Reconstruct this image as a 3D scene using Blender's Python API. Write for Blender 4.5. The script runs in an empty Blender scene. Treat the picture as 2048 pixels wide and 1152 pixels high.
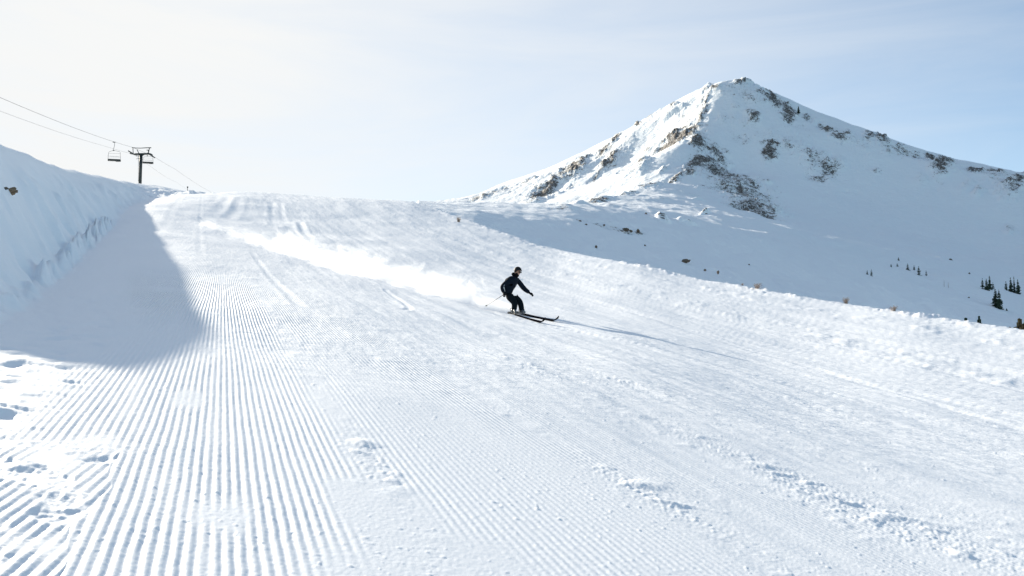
import bpy, bmesh, math, random
import numpy as np
from mathutils import Vector, Matrix
random.seed(7)
SC = bpy.context.scene
COL = SC.collection
R = math.radians

# ------------------------------------------------------------------ camera model
F = 1991.0
PITCH = math.atan((750 - 576) / F)
H = 1.1
CP, SP = math.cos(PITCH), math.sin(PITCH)

def ray(px, py):
    x = (px - 1024) / F; y = (576 - py) / F
    return x, CP - SP * y, SP + CP * y

def at(px, py, r):
    """world point at horizontal distance r from the viewer in the direction of a picture point"""
    x, y, z = ray(px, py); h = math.hypot(x, y)
    return Vector((x / h * r, y / h * r, H + z / h * r))

# ------------------------------------------------------------------ noise
def _hash(ix, iy, seed):
    h = (ix.astype(np.int64) * 374761393 + iy.astype(np.int64) * 668265263 + seed * 1442695041) & 0xFFFFFFFF
    h = ((h ^ (h >> 13)) * 1274126177) & 0xFFFFFFFF
    h = (h ^ (h >> 16)) & 0xFFFFFFFF
    return h

def noise(x, y, seed=0):
    x0 = np.floor(x); y0 = np.floor(y)
    fx = x - x0; fy = y - y0
    u = fx * fx * fx * (fx * (fx * 6 - 15) + 10); v = fy * fy * fy * (fy * (fy * 6 - 15) + 10)
    def g(ax, ay):
        a = _hash(x0 + ax, y0 + ay, seed) * (2 * math.pi / 4294967296.0)
        return np.cos(a) * (fx - ax) + np.sin(a) * (fy - ay)
    a = g(0, 0); b = g(1, 0); c = g(0, 1); d = g(1, 1)
    return ((a + (b - a) * u) * (1 - v) + (c + (d - c) * u) * v) * 1.5

def fbm(x, y, octs=4, seed=0, gain=.5, lac=2.03):
    s = 0; a = 1.0
    for k in range(octs):
        s = s + a * noise(x, y, seed + k * 17); x = x * lac + 3.1; y = y * lac - 1.7; a *= gain
    return s

def sstep(a, b, x):
    t = np.clip((x - a) / (b - a), 0, 1); return t * t * (3 - 2 * t)

def gauss(x, c, w):
    return np.exp(-((x - c) / w) ** 2)

# ------------------------------------------------------------------ radial interpolation
class RBF:
    def __init__(self, P, V, c, soft=0):
        P = np.array(P, float); V = np.array(V, float); n, d = P.shape
        self.P, self.c = P, c
        A = np.sqrt(((P[:, None] - P[None]) ** 2).sum(-1) + c * c)
        Q = np.hstack([np.ones((n, 1)), P])
        M = np.zeros((n + d + 1, n + d + 1)); M[:n, :n] = A - soft * np.eye(n); M[:n, n:] = Q; M[n:, :n] = Q.T
        self.w = np.linalg.lstsq(M, np.concatenate([V, np.zeros(d + 1)]), rcond=None)[0]
    def __call__(self, X):
        X = np.asarray(X, float); out = np.zeros(len(X)); n = len(self.P)
        for i in range(n):
            out += self.w[i] * np.sqrt(((X - self.P[i]) ** 2).sum(1) + self.c ** 2)
        return out + self.w[n] + X @ self.w[n + 1:]

# ------------------------------------------------------------------ piste height
GA, GB = .0916, -.15
DX, DY = -.281, .960          # run direction of the piste
AZK, LRK = 2.2, .55
def piste_coords(X, Y):
    r = np.maximum(np.hypot(X, Y), .05)
    return np.stack([AZK * X / r, AZK * Y / r, LRK * np.log(r)], 1)

ANCH = [
 # column towards the vanishing direction of the corduroy
 (440,587,20),(440,517,40),(440,460,70),(440,425,100),(440,398,130),(440,381,152),(440,385,170),(440,420,210),(440,500,330),
 (600,604,20),(600,540,38),(600,472,70),(600,434,100),(600,407,130),(600,390,152),(600,395,172),(600,430,210),(600,520,330),
 (820,640,20),(820,597,31),(820,553,45),(820,496,70),(820,455,100),(820,424,130),(820,403,154),(820,412,170),(820,450,210),(820,540,330),
 (1040,676,20),(1040,628,31),(1040,583,45),(1040,528,70),(1045,477,96),
 (1300,715,19),(1300,645,33),(1300,590,48),(1300,534,69),
 (1570,753,21.5),(1500,672,34),(1500,615,45),(1500,576,57),
 (2048,826,20),(2048,735,30),(2048,661,41),
 (2500,900,20),(2500,780,32),
 (0,640,11),(80,568,19),(150,500,34),(200,440,57),(235,400,84),(235,396,110),(235,420,170),(235,520,330),
 (300,640,12.5),(300,560,22),(300,470,50),(320,420,84),(330,392,120),
 (0,600,16),(0,560,28),(0,530,60),(0,540,120),(0,600,330),(110,500,60),(110,490,110),(110,520,200),
]
_P, _V = [], []
for (px, py, r) in ANCH:
    w = at(px, py, r); _P.append((w.x, w.y)); _V.append(w.z / r)
for r in (.4, 1, 2.5, 5, 8):
    for k in range(12):
        a = k * math.pi / 6 + .1
        _P.append((r * math.sin(a), r * math.cos(a))); _V.append(GA * math.cos(a) + GB * math.sin(a))
for r in (15, 40, 120, 330):
    for a in (60, 85, 110, 140, 180, 220, 250, 280, 305):
        a = R(a)
        _P.append((r * math.sin(a), r * math.cos(a))); _V.append(GA * math.cos(a) + GB * math.sin(a) * (.8 if r < 100 else .5))
_P = np.array(_P)
_pr = RBF(piste_coords(_P[:, 0], _P[:, 1]), _V, .28, .02)
BANK = np.array([ # picture column, distance of foot, distance of crest, picture height of crest, presence
 (-2200,12,34,420,0),(-900,9,21,330,.1),(-560,8,20.5,270,.4),(-420,8,20.3,262,.8),(-340,8.3,20.5,256,1),(-270,8.6,21.5,272,1),(-190,9,22.5,236,1),(-120,9.3,24.5,250,1),(-70,9.6,28,258,1),(0,10,36,296,1),(60,14,50,317,1),(100,19,64,331,1),(150,29,84,345,1),(180,38,98,351,1),  # negative columns: unseen crest, heights shaped for the shadow it casts
 (230,66,126,361,1),(285,115,165,368,1),(340,135,168,374,.9),(400,150,166,379,.5),(460,150,166,382,0)], float)
_bx = np.arange(-2200., 700., 4.)
def _smooth(y, wd=34.):
    k = np.exp(-(np.arange(-160, 161, 4.) / wd) ** 2); k /= k.sum()
    return np.convolve(np.pad(y, 40, mode='edge'), k, mode='valid')
_bt = [_smooth(np.interp(_bx, BANK[:, 0], BANK[:, k])) for k in (1, 2)] + [_smooth(np.interp(_bx, BANK[:, 0], BANK[:, k]), 20.) for k in (3, 4)]
EDGE = np.array([ # picture column, distance and picture height of the piste edge / crest
 (440,152,381),(520,152,385),(600,153,390),(700,154,396),(780,155,400),(820,154,403),(860,140,412),(900,125,428),(950,112,446),(1000,102,463),(1100,88,494),(1200,77,515),(1280,70,530),(1400,62,558),
 (1540,55,583),(1690,50,608),(1800,47,622),(1920,44,642),(2040,41,661),(2300,36,705),(2600,32,770),(3400,28,960)], float)
_ex = np.arange(420., 3400., 10.)
_er = _smooth_np = np.interp(_ex, EDGE[:, 0], EDGE[:, 1]); _ey = np.interp(_ex, EDGE[:, 0], EDGE[:, 2])
_k = np.exp(-(np.arange(-60, 61, 10.) / 22) ** 2); _k /= _k.sum()
_er = np.convolve(np.pad(_er, 6, mode='edge'), _k, 'valid'); _ey2 = np.convolve(np.pad(_ey, 6, mode='edge'), _k, 'valid'); _ey2[:3] = _ey[:3]; _ey2[-3:] = _ey[-3:]; _ey = _ey2
_xx = (_ex - 1024) / F; _y2 = (576 - _ey) / F
_ee = (SP + CP * _y2) / np.hypot(_xx, CP - SP * _y2)
_az = np.arctan2(_xx, CP - SP * _y2)
_ed = _ee + H / _er - _pr(piste_coords(_er * np.sin(_az), _er * np.cos(_az)))
def edge_fix(px, r, g):
    rc = np.interp(px, _ex, _er); de = np.interp(px, _ex, _ed); ec = np.interp(px, _ex, _ee)
    wt = sstep(400, 520, px) * (1 - sstep(2900, 3400, px))
    d = np.log(r / rc)
    g2 = g + de * np.where(d < 0, np.exp(-(d / .5) ** 2), 1)
    e = g2 - H / r; lim = ec - .13 * d
    e = np.where(d > 0, np.minimum(e, lim), e)
    return g + (e + H / r - g) * wt
def piste_base(X, Y):
    X = np.asarray(X, float); Y = np.asarray(Y, float); r = np.maximum(np.hypot(X, Y), .05)
    g = _pr(piste_coords(X, Y))
    px = np.where(Y > .02 * r, 1024 + F * X / np.maximum(Y, .02 * r), np.where(X < 0, -9e3, 9e3))
    g = edge_fix(px, r, g)
    t = [np.interp(px, _bx, v) for v in _bt]
    ppx = np.clip(px, -2200, 2048)
    # tangent of elevation seen from the viewer
    yy = (576 - t[2]) / F; x_ = (ppx - 1024) / F
    e = (SP + CP * yy) / np.hypot(x_, CP - SP * yy)
    lr = np.log(r); q = (lr - np.log(t[0])) / (np.log(t[1]) - np.log(t[0]))
    w = np.clip(q, 0, 1); w = w * w * (3 - 2 * w); w = .9 * w + .1 * np.clip(q, 0, 1)
    dd = np.maximum(lr - np.log(t[1]), 0); top = e + H / r - .22 * dd * dd / (dd + .35)
    w = w * t[3]
    return (g * (1 - w) + top * w) * r

def poly_dist(X, Y, pts):
    """signed distance (positive = right of the line seen going away) and running length"""
    best = np.full(X.shape, 1e9); sgn = np.ones(X.shape)
    for (x0, y0), (x1, y1) in zip(pts[:-1], pts[1:]):
        dx, dy = x1 - x0, y1 - y0; L2 = dx * dx + dy * dy
        t = np.clip(((X - x0) * dx + (Y - y0) * dy) / L2, 0, 1)
        d = np.hypot(X - x0 - t * dx, Y - y0 - t * dy)
        s = np.sign((X - x0) * dy - (Y - y0) * dx)
        m = d < best; best = np.where(m, d, best); sgn = np.where(m, s, sgn)
    return best * sgn
BERM = [tuple(at(*p).xy) for p in ((2500,800,33),(2048,661,41),(1500,570,57),(1300,531,68),(1045,479,93),(900,432,125),(820,403,154),(760,400,175))]
FOOT = [tuple(at(*p).xy) for p in ((-300,560,11),(0,640,11),(80,568,19),(150,500,34),(200,440,57),(235,398,84),(262,378,120))]

def fields(X, Y):
    r = np.hypot(X, Y)
    l = X * DY - Y * DX; s = X * DX + Y * DY     # across / along the run
    return r, l, s

def lumps(X, Y, scale, seed, thr=.15):
    n = noise(X / scale, Y / scale, seed)
    return np.maximum(n - thr, 0)

LAM = .0435
def piste_detail(X, Y, drow, dcol):
    """height to add to the base, and the corduroy left to the shader"""
    r, l, s = fields(X, Y)
    bd = poly_dist(X, Y, BERM); fd = poly_dist(X, Y, FOOT)
    near = 1 - sstep(10, 26, r)
    ob = sstep(-.6, .6, fd)
    z = np.zeros_like(X)
    # rolling unevenness
    z += .05 * fbm(l / 3.2, s / 9.0, 3, 5) * sstep(3, 12, r) * ob
    z += .16 * fbm(l / 9.0, s / 30.0, 3, 6) * sstep(20, 60, r) * ob
    # long wind and ski streaks across and along the run
    z += .022 * fbm(l / .7, s / 14.0, 3, 8) * sstep(2.0, 5.0, l) * sstep(6, 18, r)
    z += .04 * fbm((l + .35 * s) / 1.6, s / 8.0, 3, 9) * sstep(35, 60, r) * ob
    piste = sstep(.2, 1.5, fd) * sstep(-.5, -2.5, bd)
    # rough area between corduroy and bank
    leftedge = -.88 - .10 * np.clip(s - 12, 0, 40) + .12 * noise(s / .9, s * 0, 31)
    rough = sstep(.15, -.25, l - leftedge) * (1 - sstep(20, 40, r))
    rough *= 1 - .92 * (s < 5.4) * (1 - sstep(5.0, 5.4, s)) 
    # corduroy amplitude
    cord = (1 - rough) * piste
    cord *= 1 - .55 * sstep(.7, 1.2, l)
    cord *= 1 - .75 * sstep(2.2, 2.7, l)
    pat = fbm(l / 1.1 + 5, s / 2.6, 3, 41)
    cord *= np.clip(1.05 - 1.1 * sstep(.25, .75, pat), 0, 1)
    cord *= 1 - .8 * sstep(30, 75, s)
    # tracks that wiped the corduroy out
    cl = [(-.02, .035, .55), (.78, .13, 1.0), (2.35, .16, 1.0), (3.7, .22, 1.0), (-.52, .05, .5)]
    wob = .05 * noise(s / 1.7, s * 0, 77)
    tr = np.zeros_like(X)
    for c, w, a in cl:
        tr = np.maximum(tr, a * gauss(l + wob, c, w) * sstep(-.35, .25, noise(s / 1.3 + c * 9, s * 0 + c, 43) + (.3 if c > .5 else 0)))
    # rectangular blade marks
    for (c, wd, s0, s1) in ((-.2, .10, 6.6, 7.3), (.02, .12, 4.0, 4.25), (-.55, .12, 3.55, 3.75), (-.1, .1, 9.5, 9.9)):
        tr = np.maximum(tr, .8 * sstep(wd + .02, wd - .05, np.abs(l - c + .04 * noise(s / .2, l / .2, 44))) * sstep(s0 - .1, s0 + .1, s + .1 * noise(l / .06, s / .3, 45)) * sstep(s1 + .1, s1 - .1, s + .12 * noise(l / .06, s / .3, 46)))
    cord *= 1 - np.clip(tr, 0, 1)
    # lower pass, set at another angle, with a ragged seam
    seam = 5.05 + .25 * (l + 1.3) + .08 * noise(l / .35, l * 0, 51)
    low = sstep(.03, -.03, s - seam) * sstep(-.42, -.5, l + .06 * noise(s / .6, s * 0, 52))
    l2 = l * math.cos(R(8)) - s * math.sin(R(8)); 
    seamband = gauss(s, seam, .10) * sstep(-.25, -.5, l)
    broken = sstep(.05, .35, fbm(l / .45 + 8, s / .55, 3, 55) - .10) * low
    cord *= (1 - .95 * seamband) * (1 - broken)
    ph = np.where(low > .5, l2, l) + .004 * noise(s / .8, l / .3, 61) + .0025 * noise(s / .12, l / .1, 62)
    lam = np.where(low > .5, LAM * 1.12, LAM)
    wv = .5 + .5 * np.cos(2 * math.pi * ph / lam)
    wv = wv ** .8
    amp = .0056 * (1 + .35 * noise(s / .5, l / .05, 63)) * np.where(low > .5, 1.15, 1.0)
    cosd = np.abs((X * DY - Y * DX) / np.maximum(r, .1))      # sine of the angle between ray and ridges
    eff = np.maximum(drow * cosd, dcol)
    wg = 1 - sstep(LAM * .20, LAM * .36, eff)
    z += cord * amp * (wv - .5) * wg
    # crumbs and clods
    dens = np.clip(.15 + .85 * sstep(0, .5, noise(l / 1.2, s / 2.2, 71)), 0, 1)
    rz = sstep(2.3, 2.6, l) * (1 - .8 * gauss(l, 3.2, .45)) * np.clip(.05 + 1.1 * noise(l / .9, s / 3.5, 72), 0, 1) * .7
    cz = np.clip(1.1 * gauss(l, 2.38, .14) * dens + 1.0 * gauss(l, .80, .11) * dens + .9 * gauss(l, 3.9, .35) * dens + .8 * gauss(l, 5.2, .4) * dens
                 + rz + .9 * broken + .7 * seamband + .06 * (l > 2.3), 0, 1.2) * piste
    nn = near
    z += nn * cz * (.030 * lumps(X, Y, .17, 81, .32) + .010 * lumps(X, Y, .05, 82, .25) + .003 * noise(X / .025, Y / .025, 83) * (r < 9))
    z += nn * piste * .0007 * noise(X / .018, Y / .018, 84) * (r < 7)
    z += sstep(1.8, 2.6, l) * piste * near * (.0028 * fbm(l / .16, s / 6.0, 3, 88) + .006 * fbm(l / .5, s / 9.0, 2, 89))
    z += sstep(1.2, 3.0, l) * piste * sstep(8, 16, r) * .010 * fbm(l / .55, s / 22.0, 3, 90)
    z += .035 * cz * lumps(X, Y, .35, 85, .3) * (1 - sstep(30, 60, r))
    z -= .012 * broken
    # small crumbs everywhere near
    z += nn * .012 * piste * lumps(X, Y, .035, 86, .56) * sstep(.0, .6, noise(X / .9, Y / .9, 87) + .4)
    # rough snow left: trampled hollows and crust
    z += rough * nn * (-.055 * lumps(X, Y, .26, 91, .32) + .010 * fbm(X / .3, Y / .3, 4, 92, .5) - .03 * lumps(X / 1.8, Y, .14, 93, .3))
    # bank: broken blocks along the foot, scoured face above
    bank = sstep(1.0, -1.0, fd)
    sc = np.clip(r / 30, .35, 1.5)
    _px = np.where(Y > .02 * r, 1024 + F * X / np.maximum(Y, .02 * r), 9e3)
    qc = (np.log(np.maximum(r, .05)) - np.log(np.interp(_px, _bx, _bt[0]))) / (np.log(np.interp(_px, _bx, _bt[1])) - np.log(np.interp(_px, _bx, _bt[0])))
    face = sstep(0, .35, qc) * (1 - sstep(.55, .9, qc)) * (_px < 420)
    z += face * (.26 * fbm(l / 3.0 + .4 * s / 3.2, s / 4.0, 3, 107, .5) + .20 * fbm(l / 1.6 + .5 * s, s / 1.6, 3, 108, .5)) * np.clip(r / 22, .3, 1.5)
    z += bank * sstep(.7, 1.1, qc) * .10 * fbm(X / 16, Y / 16, 3, 109, .4) * np.clip(r / 30, .5, 2)
    blk = gauss(qc, .10 + .05 * noise(r / 4, l / 3, 116), .09) * sstep(9, 14, r) * (_px < 420) * (1 - sstep(50, 75, r))
    z += blk * sc * (.6 * np.maximum(fbm(X / 1.0, Y / 1.2, 3, 104, .55), -.1) + .22 * np.abs(fbm(X / .5, Y / .6, 3, 106)) + .04)
    crest = sstep(60, 95, r) * bank
    z += crest * .02 * np.abs(fbm(X / 5, Y / 5, 3, 105)) * (1 - sstep(.75, .95, qc) * (1 - sstep(1.05, 1.4, qc)))
    # berm along the right edge
    k = gauss(bd, -.2, 1.0)
    up = .5 + .5 * sstep(40, 110, r)
    z += k * up * (.02 + .17 * np.maximum(fbm(X / 1.1, Y / 1.1, 4, 111, .6), 0) * (.4 + 1.2 * sstep(-.3, .5, noise(X / 9, Y / 9, 112))))
    z += gauss(bd, -3.6, 1.2) * .06 * np.maximum(fbm(X / 1.1, Y / 1.1, 3, 113), 0)
    z += gauss(bd, -8.5, 1.2) * .05 * np.maximum(fbm(X / .9, Y / 1.2, 3, 114), 0)
    k = sstep(.5, 5, bd)
    z += k * .5 * fbm(X / 6, Y / 9, 3, 115)
    # ski tracks curving over the run
    for (x0, y0, r0, x1, y1, r1, bow) in ((1000,480,0,0,0,0,0),):
        pass
    for pts, w, dd in TRACKS:
        d = np.abs(poly_dist(X, Y, pts))
        z += -.5 * dd * gauss(d, 0, w) + dd * .25 * gauss(d, w * 1.8, w * .7)
    return z, cord * (1 - wg) * (1 - .8 * sstep(17, 30, r))

def curve_pts(ctrl, n=14):
    P = [at(*c) for c in ctrl]; out = []
    for i in range(n + 1):
        t = i / n; m = len(P) - 1
        Q = list(P)
        for k in range(m):
            Q = [Q[j] * (1 - t) + Q[j + 1] * t for j in range(len(Q) - 1)]
        out.append((Q[0].x, Q[0].y))
    return out
TRACKS = [
 (curve_pts([(770,575,33),(790,600,29),(850,640,24),(800,650,23)]), .07, .03),
 (curve_pts([(505,500,45),(545,560,30),(600,630,19)]), .09, .022),
 (curve_pts([(545,400,118),(548,430,92),(552,450,80)]), .35, .08),
 (curve_pts([(560,400,118),(562,425,95),(566,445,82)]), .3, .07),
 (curve_pts([(480,400,120),(470,430,94),(458,448,82)]), .4, .07),
 (curve_pts([(455,398,120),(440,425,96),(430,440,86)]), .4, .07),
 (curve_pts([(600,440,90),(605,460,76),(618,470,72)]), .25, .10),
 (curve_pts([(405,385,140),(400,430,95),(398,470,62),(400,520,38)]), .12, .012),
 (curve_pts([(372,384,140),(345,430,95),(330,470,60)]), .2, .015),
 (curve_pts([(1020,640,29),(1150,664,26),(1400,720,22),(1700,790,18)]), .05, .015),
 (curve_pts([(400,447,75),(560,495,52),(700,545,42),(860,590,35),(1020,628,31)]), .16, .07),
 (curve_pts([(700,420,125),(900,500,75),(1200,560,52),(1500,620,40),(2048,760,24)]), .12, .05),
 (curve_pts([(760,430,115),(1000,540,58),(1400,640,36),(2048,830,17)]), .10, .04),
]

# ------------------------------------------------------------------ mesh helpers
def link(o, parent=None):
    COL.objects.link(o)
    if parent: o.parent = parent
    return o

def tag(o, label=None, cat=None, group=None, kind=None):
    if label: o["label"] = label
    if cat: o["category"] = cat
    if group: o["group"] = group
    if kind: o["kind"] = kind
    return o

def grid_mesh(name, X, Y, Z, wrap, attrs, mat):
    nr, nc = X.shape
    me = bpy.data.meshes.new(name)
    co = np.stack([X, Y, Z], -1).reshape(-1, 3).astype(np.float32)
    me.vertices.add(nr * nc); me.vertices.foreach_set("co", co.ravel())
    cc = nc if wrap else nc - 1
    i = np.arange(nr - 1)[:, None] * nc; j = np.arange(cc)[None]; j2 = (j + 1) % nc
    q = np.stack([i + j, i + j2, i + nc + j2, i + nc + j], -1).reshape(-1, 4)
    me.loops.add(q.size); me.loops.foreach_set("vertex_index", q.ravel().astype(np.int32))
    me.polygons.add(len(q))
    me.polygons.foreach_set("loop_start", np.arange(0, q.size, 4, dtype=np.int32))
    me.polygons.foreach_set("use_smooth", np.ones(len(q), bool))
    me.update(calc_edges=True)
    for k, v in attrs.items():
        a = me.attributes.new(k, 'FLOAT', 'POINT'); a.data.foreach_set("value", v.ravel().astype(np.float32))
    me.materials.append(mat)
    o = bpy.data.objects.new(name, me); link(o); return o

# ------------------------------------------------------------------ materials
class NT:
    def __init__(self, mat):
        self.t = mat.node_tree; self.n = self.t.nodes; self.l = self.t.links
    def node(self, kind, **kw):
        nd = self.n.new(kind)
        for k, v in kw.items():
            if hasattr(nd, k): setattr(nd, k, v)
        return nd
    def _in(self, sock, v):
        if isinstance(v, bpy.types.NodeSocket): self.l.new(v, sock)
        elif v is not None: sock.default_value = v
    def math(self, op, a, b=None, c=None, clamp=False):
        nd = self.n.new('ShaderNodeMath'); nd.operation = op; nd.use_clamp = clamp
        for i, v in enumerate((a, b, c)):
            if v is not None: self._in(nd.inputs[i], v)
        return nd.outputs[0]
    def noise(self, vec, scale, detail=3, rough=.5, dist=0):
        nd = self.n.new('ShaderNodeTexNoise'); self._in(nd.inputs['Vector'], vec)
        nd.inputs['Scale'].default_value = scale; nd.inputs['Detail'].default_value = detail
        nd.inputs['Roughness'].default_value = rough; nd.inputs['Distortion'].default_value = dist
        return nd.outputs['Fac']
    def mapping(self, vec, scale=(1,1,1), rot=(0,0,0)):
        nd = self.n.new('ShaderNodeMapping'); self._in(nd.inputs['Vector'], vec)
        nd.inputs['Scale'].default_value = scale; nd.inputs['Rotation'].default_value = rot
        return nd.outputs[0]
    def mix(self, fac, a, b):
        nd = self.n.new('ShaderNodeMix'); nd.data_type = 'RGBA'
        self._in(nd.inputs[0], fac); self._in(nd.inputs[6], a); self._in(nd.inputs[7], b)
        return nd.outputs[2]
    def ramp(self, fac, a, b):
        nd = self.n.new('ShaderNodeMapRange'); nd.interpolation_type = 'SMOOTHSTEP'
        self._in(nd.inputs[0], fac); nd.inputs[1].default_value = a; nd.inputs[2].default_value = b
        return nd.outputs[0]
    def attr(self, name):
        nd = self.n.new('ShaderNodeAttribute'); nd.attribute_name = name; return nd.outputs['Fac']
    def bump(self, h, dist=1.0, strength=1.0, normal=None):
        nd = self.n.new('ShaderNodeBump'); nd.inputs['Distance'].default_value = dist; nd.inputs['Strength'].default_value = strength
        self._in(nd.inputs['Height'], h)
        if normal is not None: self.l.new(normal, nd.inputs['Normal'])
        return nd.outputs[0]
    def color_noise(self):
        pass

def new_mat(name):
    m = bpy.data.materials.new(name); m.use_nodes = True
    return m, NT(m), m.node_tree.nodes['Principled BSDF']

def plain(name, rgb, rough=.6, vary=.12, scale=8, metal=0, spec=.4, bumpd=0):
    m, t, b = new_mat(name)
    tc = t.node('ShaderNodeTexCoord').outputs['Object']
    n = t.noise(tc, scale, 4, .6)
    lo = tuple(c * (1 - vary) for c in rgb) + (1,); hi = tuple(min(1, c * (1 + vary)) for c in rgb) + (1,)
    t.l.new(t.mix(n, lo, hi), b.inputs['Base Color'])
    b.inputs['Roughness'].default_value = rough; b.inputs['Metallic'].default_value = metal
    b.inputs['Specular IOR Level'].default_value = spec
    if bumpd:
        t.l.new(t.bump(t.noise(tc, scale * 4, 3), bumpd), b.inputs['Normal'])
    return m

SNOW = (.90, .915, .93, 1)
def snow_piste_mat():
    m, t, b = new_mat('piste snow')
    geo = t.node('ShaderNodeNewGeometry'); pos = geo.outputs['Position']
    sep = t.node('ShaderNodeSeparateXYZ'); t.l.new(pos, sep.inputs[0])
    l = t.math('SUBTRACT', t.math('MULTIPLY', sep.outputs[0], DY), t.math('MULTIPLY', sep.outputs[1], DX))
    wob = t.noise(pos, .8, 2)
    ph = t.math('ADD', l, t.math('MULTIPLY', wob, .02))
    cs = t.math('COSINE', t.math('MULTIPLY', ph, 2 * math.pi / LAM))
    cord = t.attr('cord')
    h = t.math('MULTIPLY', t.math('MULTIPLY', cs, cord), .0046)
    rot = t.mapping(pos, (1, 1, 1), (0, 0, -math.atan2(-DX, DY)))
    st = t.mapping(rot, (1.0, .12, 1.0))
    far = t.attr('far')
    n1 = t.noise(st, 5.0, 5, .6)
    h = t.math('ADD', h, t.math('MULTIPLY', t.math('MULTIPLY', n1, .03), far))
    n2 = t.noise(pos, 22.0, 4, .65)
    h = t.math('ADD', h, t.math('MULTIPLY', n2, .0022))
    n3 = t.noise(pos, 3.0, 5, .6)
    h = t.math('ADD', h, t.math('MULTIPLY', t.math('MULTIPLY', n3, .025), far))
    t.l.new(t.bump(h, 1.0, 1.0), b.inputs['Normal'])
    big = t.noise(st, .6, 3)
    t.l.new(t.mix(big, (.84, .88, .93, 1), (.90, .93, .965, 1)), b.inputs['Base Color'])
    b.inputs['Roughness'].default_value = .55
    b.inputs['Specular IOR Level'].default_value = .35
    return m

def snow_rock_mat():
    m, t, b = new_mat('mountain snow and rock')
    geo = t.node('ShaderNodeNewGeometry'); pos = geo.outputs['Position']
    rk = t.attr('rock')
    pm = t.mapping(pos, (1, 1, .45))
    n1 = t.noise(pm, .24, 5, .75, 1.0)
    n2 = t.noise(pos, .8, 3, .7)
    v = t.math('ADD', t.math('MULTIPLY', n1, .55), t.math('MULTIPLY', n2, .45))
    thr = t.math('SUBTRACT', .70, t.math('MULTIPLY', t.math('MINIMUM', rk, .95), .275))
    fac = t.ramp(t.math('SUBTRACT', v, thr), -.008, .03)
    rc = t.mix(t.noise(pos, .12, 4, .6), (.085, .078, .076, 1), (.20, .18, .165, 1))
    sn = t.mix(t.noise(t.mapping(pos, (1, 1, 1)), .01, 3), (.835, .88, .93, 1), (.895, .93, .965, 1))
    t.l.new(t.mix(fac, sn, rc), b.inputs['Base Color'])
    h = t.math('ADD', t.math('MULTIPLY', fac, 1.2), t.math('MULTIPLY', t.noise(pos, .15, 6, .6), 1.5))
    h = t.math('ADD', h, t.math('MULTIPLY', t.math('MULTIPLY', t.noise(pos, .5, 3, .6), rk), 1.5))
    t.l.new(t.bump(h, 1.0, 1.0), b.inputs['Normal'])
    b.inputs['Roughness'].default_value = .7; b.inputs['Specular IOR Level'].default_value = .2
    return m

M_PISTE = snow_piste_mat(); M_MTN = snow_rock_mat()

# ------------------------------------------------------------------ piste mesh
def build_piste():
    fine = np.arctan(np.linspace(-math.tan(R(33)), math.tan(R(33)), 1300))
    coarse = np.linspace(R(33), R(327), 320)[1:-1]
    az = np.concatenate([fine, coarse])
    rs = list(np.linspace(.3, 2.4, 16)); r = 2.4
    while r < 420:
        r += min(r * r / 1250, r * .011); rs.append(r)
    rs = np.array(rs); rs[-1] = 420
    AZ, RR = np.meshgrid(az, rs)
    X = RR * np.sin(AZ); Y = RR * np.cos(AZ)
    dr = np.gradient(rs)[:, None] * np.ones_like(X)
    dc = RR * np.where(np.abs(((AZ + math.pi) % (2 * math.pi)) - math.pi) < R(33.1), 2 * math.tan(R(33)) / 1300, R(.92))
    x, y = X.ravel(), Y.ravel()
    z = piste_base(x, y)
    dz, cord = piste_detail(x, y, dr.ravel(), dc.ravel())
    far = sstep(5, 14, np.hypot(x, y))
    o = grid_mesh('snow_slope', X, Y, (z + dz).reshape(X.shape), True, {'cord': cord, 'far': far}, M_PISTE)
    tag(o, 'groomed white ski slope with corduroy grooves running uphill', kind='structure')
    return o, X, Y, (z + dz).reshape(X.shape)
def ground_z(x, y):
    X = np.array([x], float); Y = np.array([y], float)
    return float(piste_base(X, Y)[0] + piste_detail(X, Y, np.array([9.]), np.array([9.]))[0][0])
piste_obj, *_ = build_piste()

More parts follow.
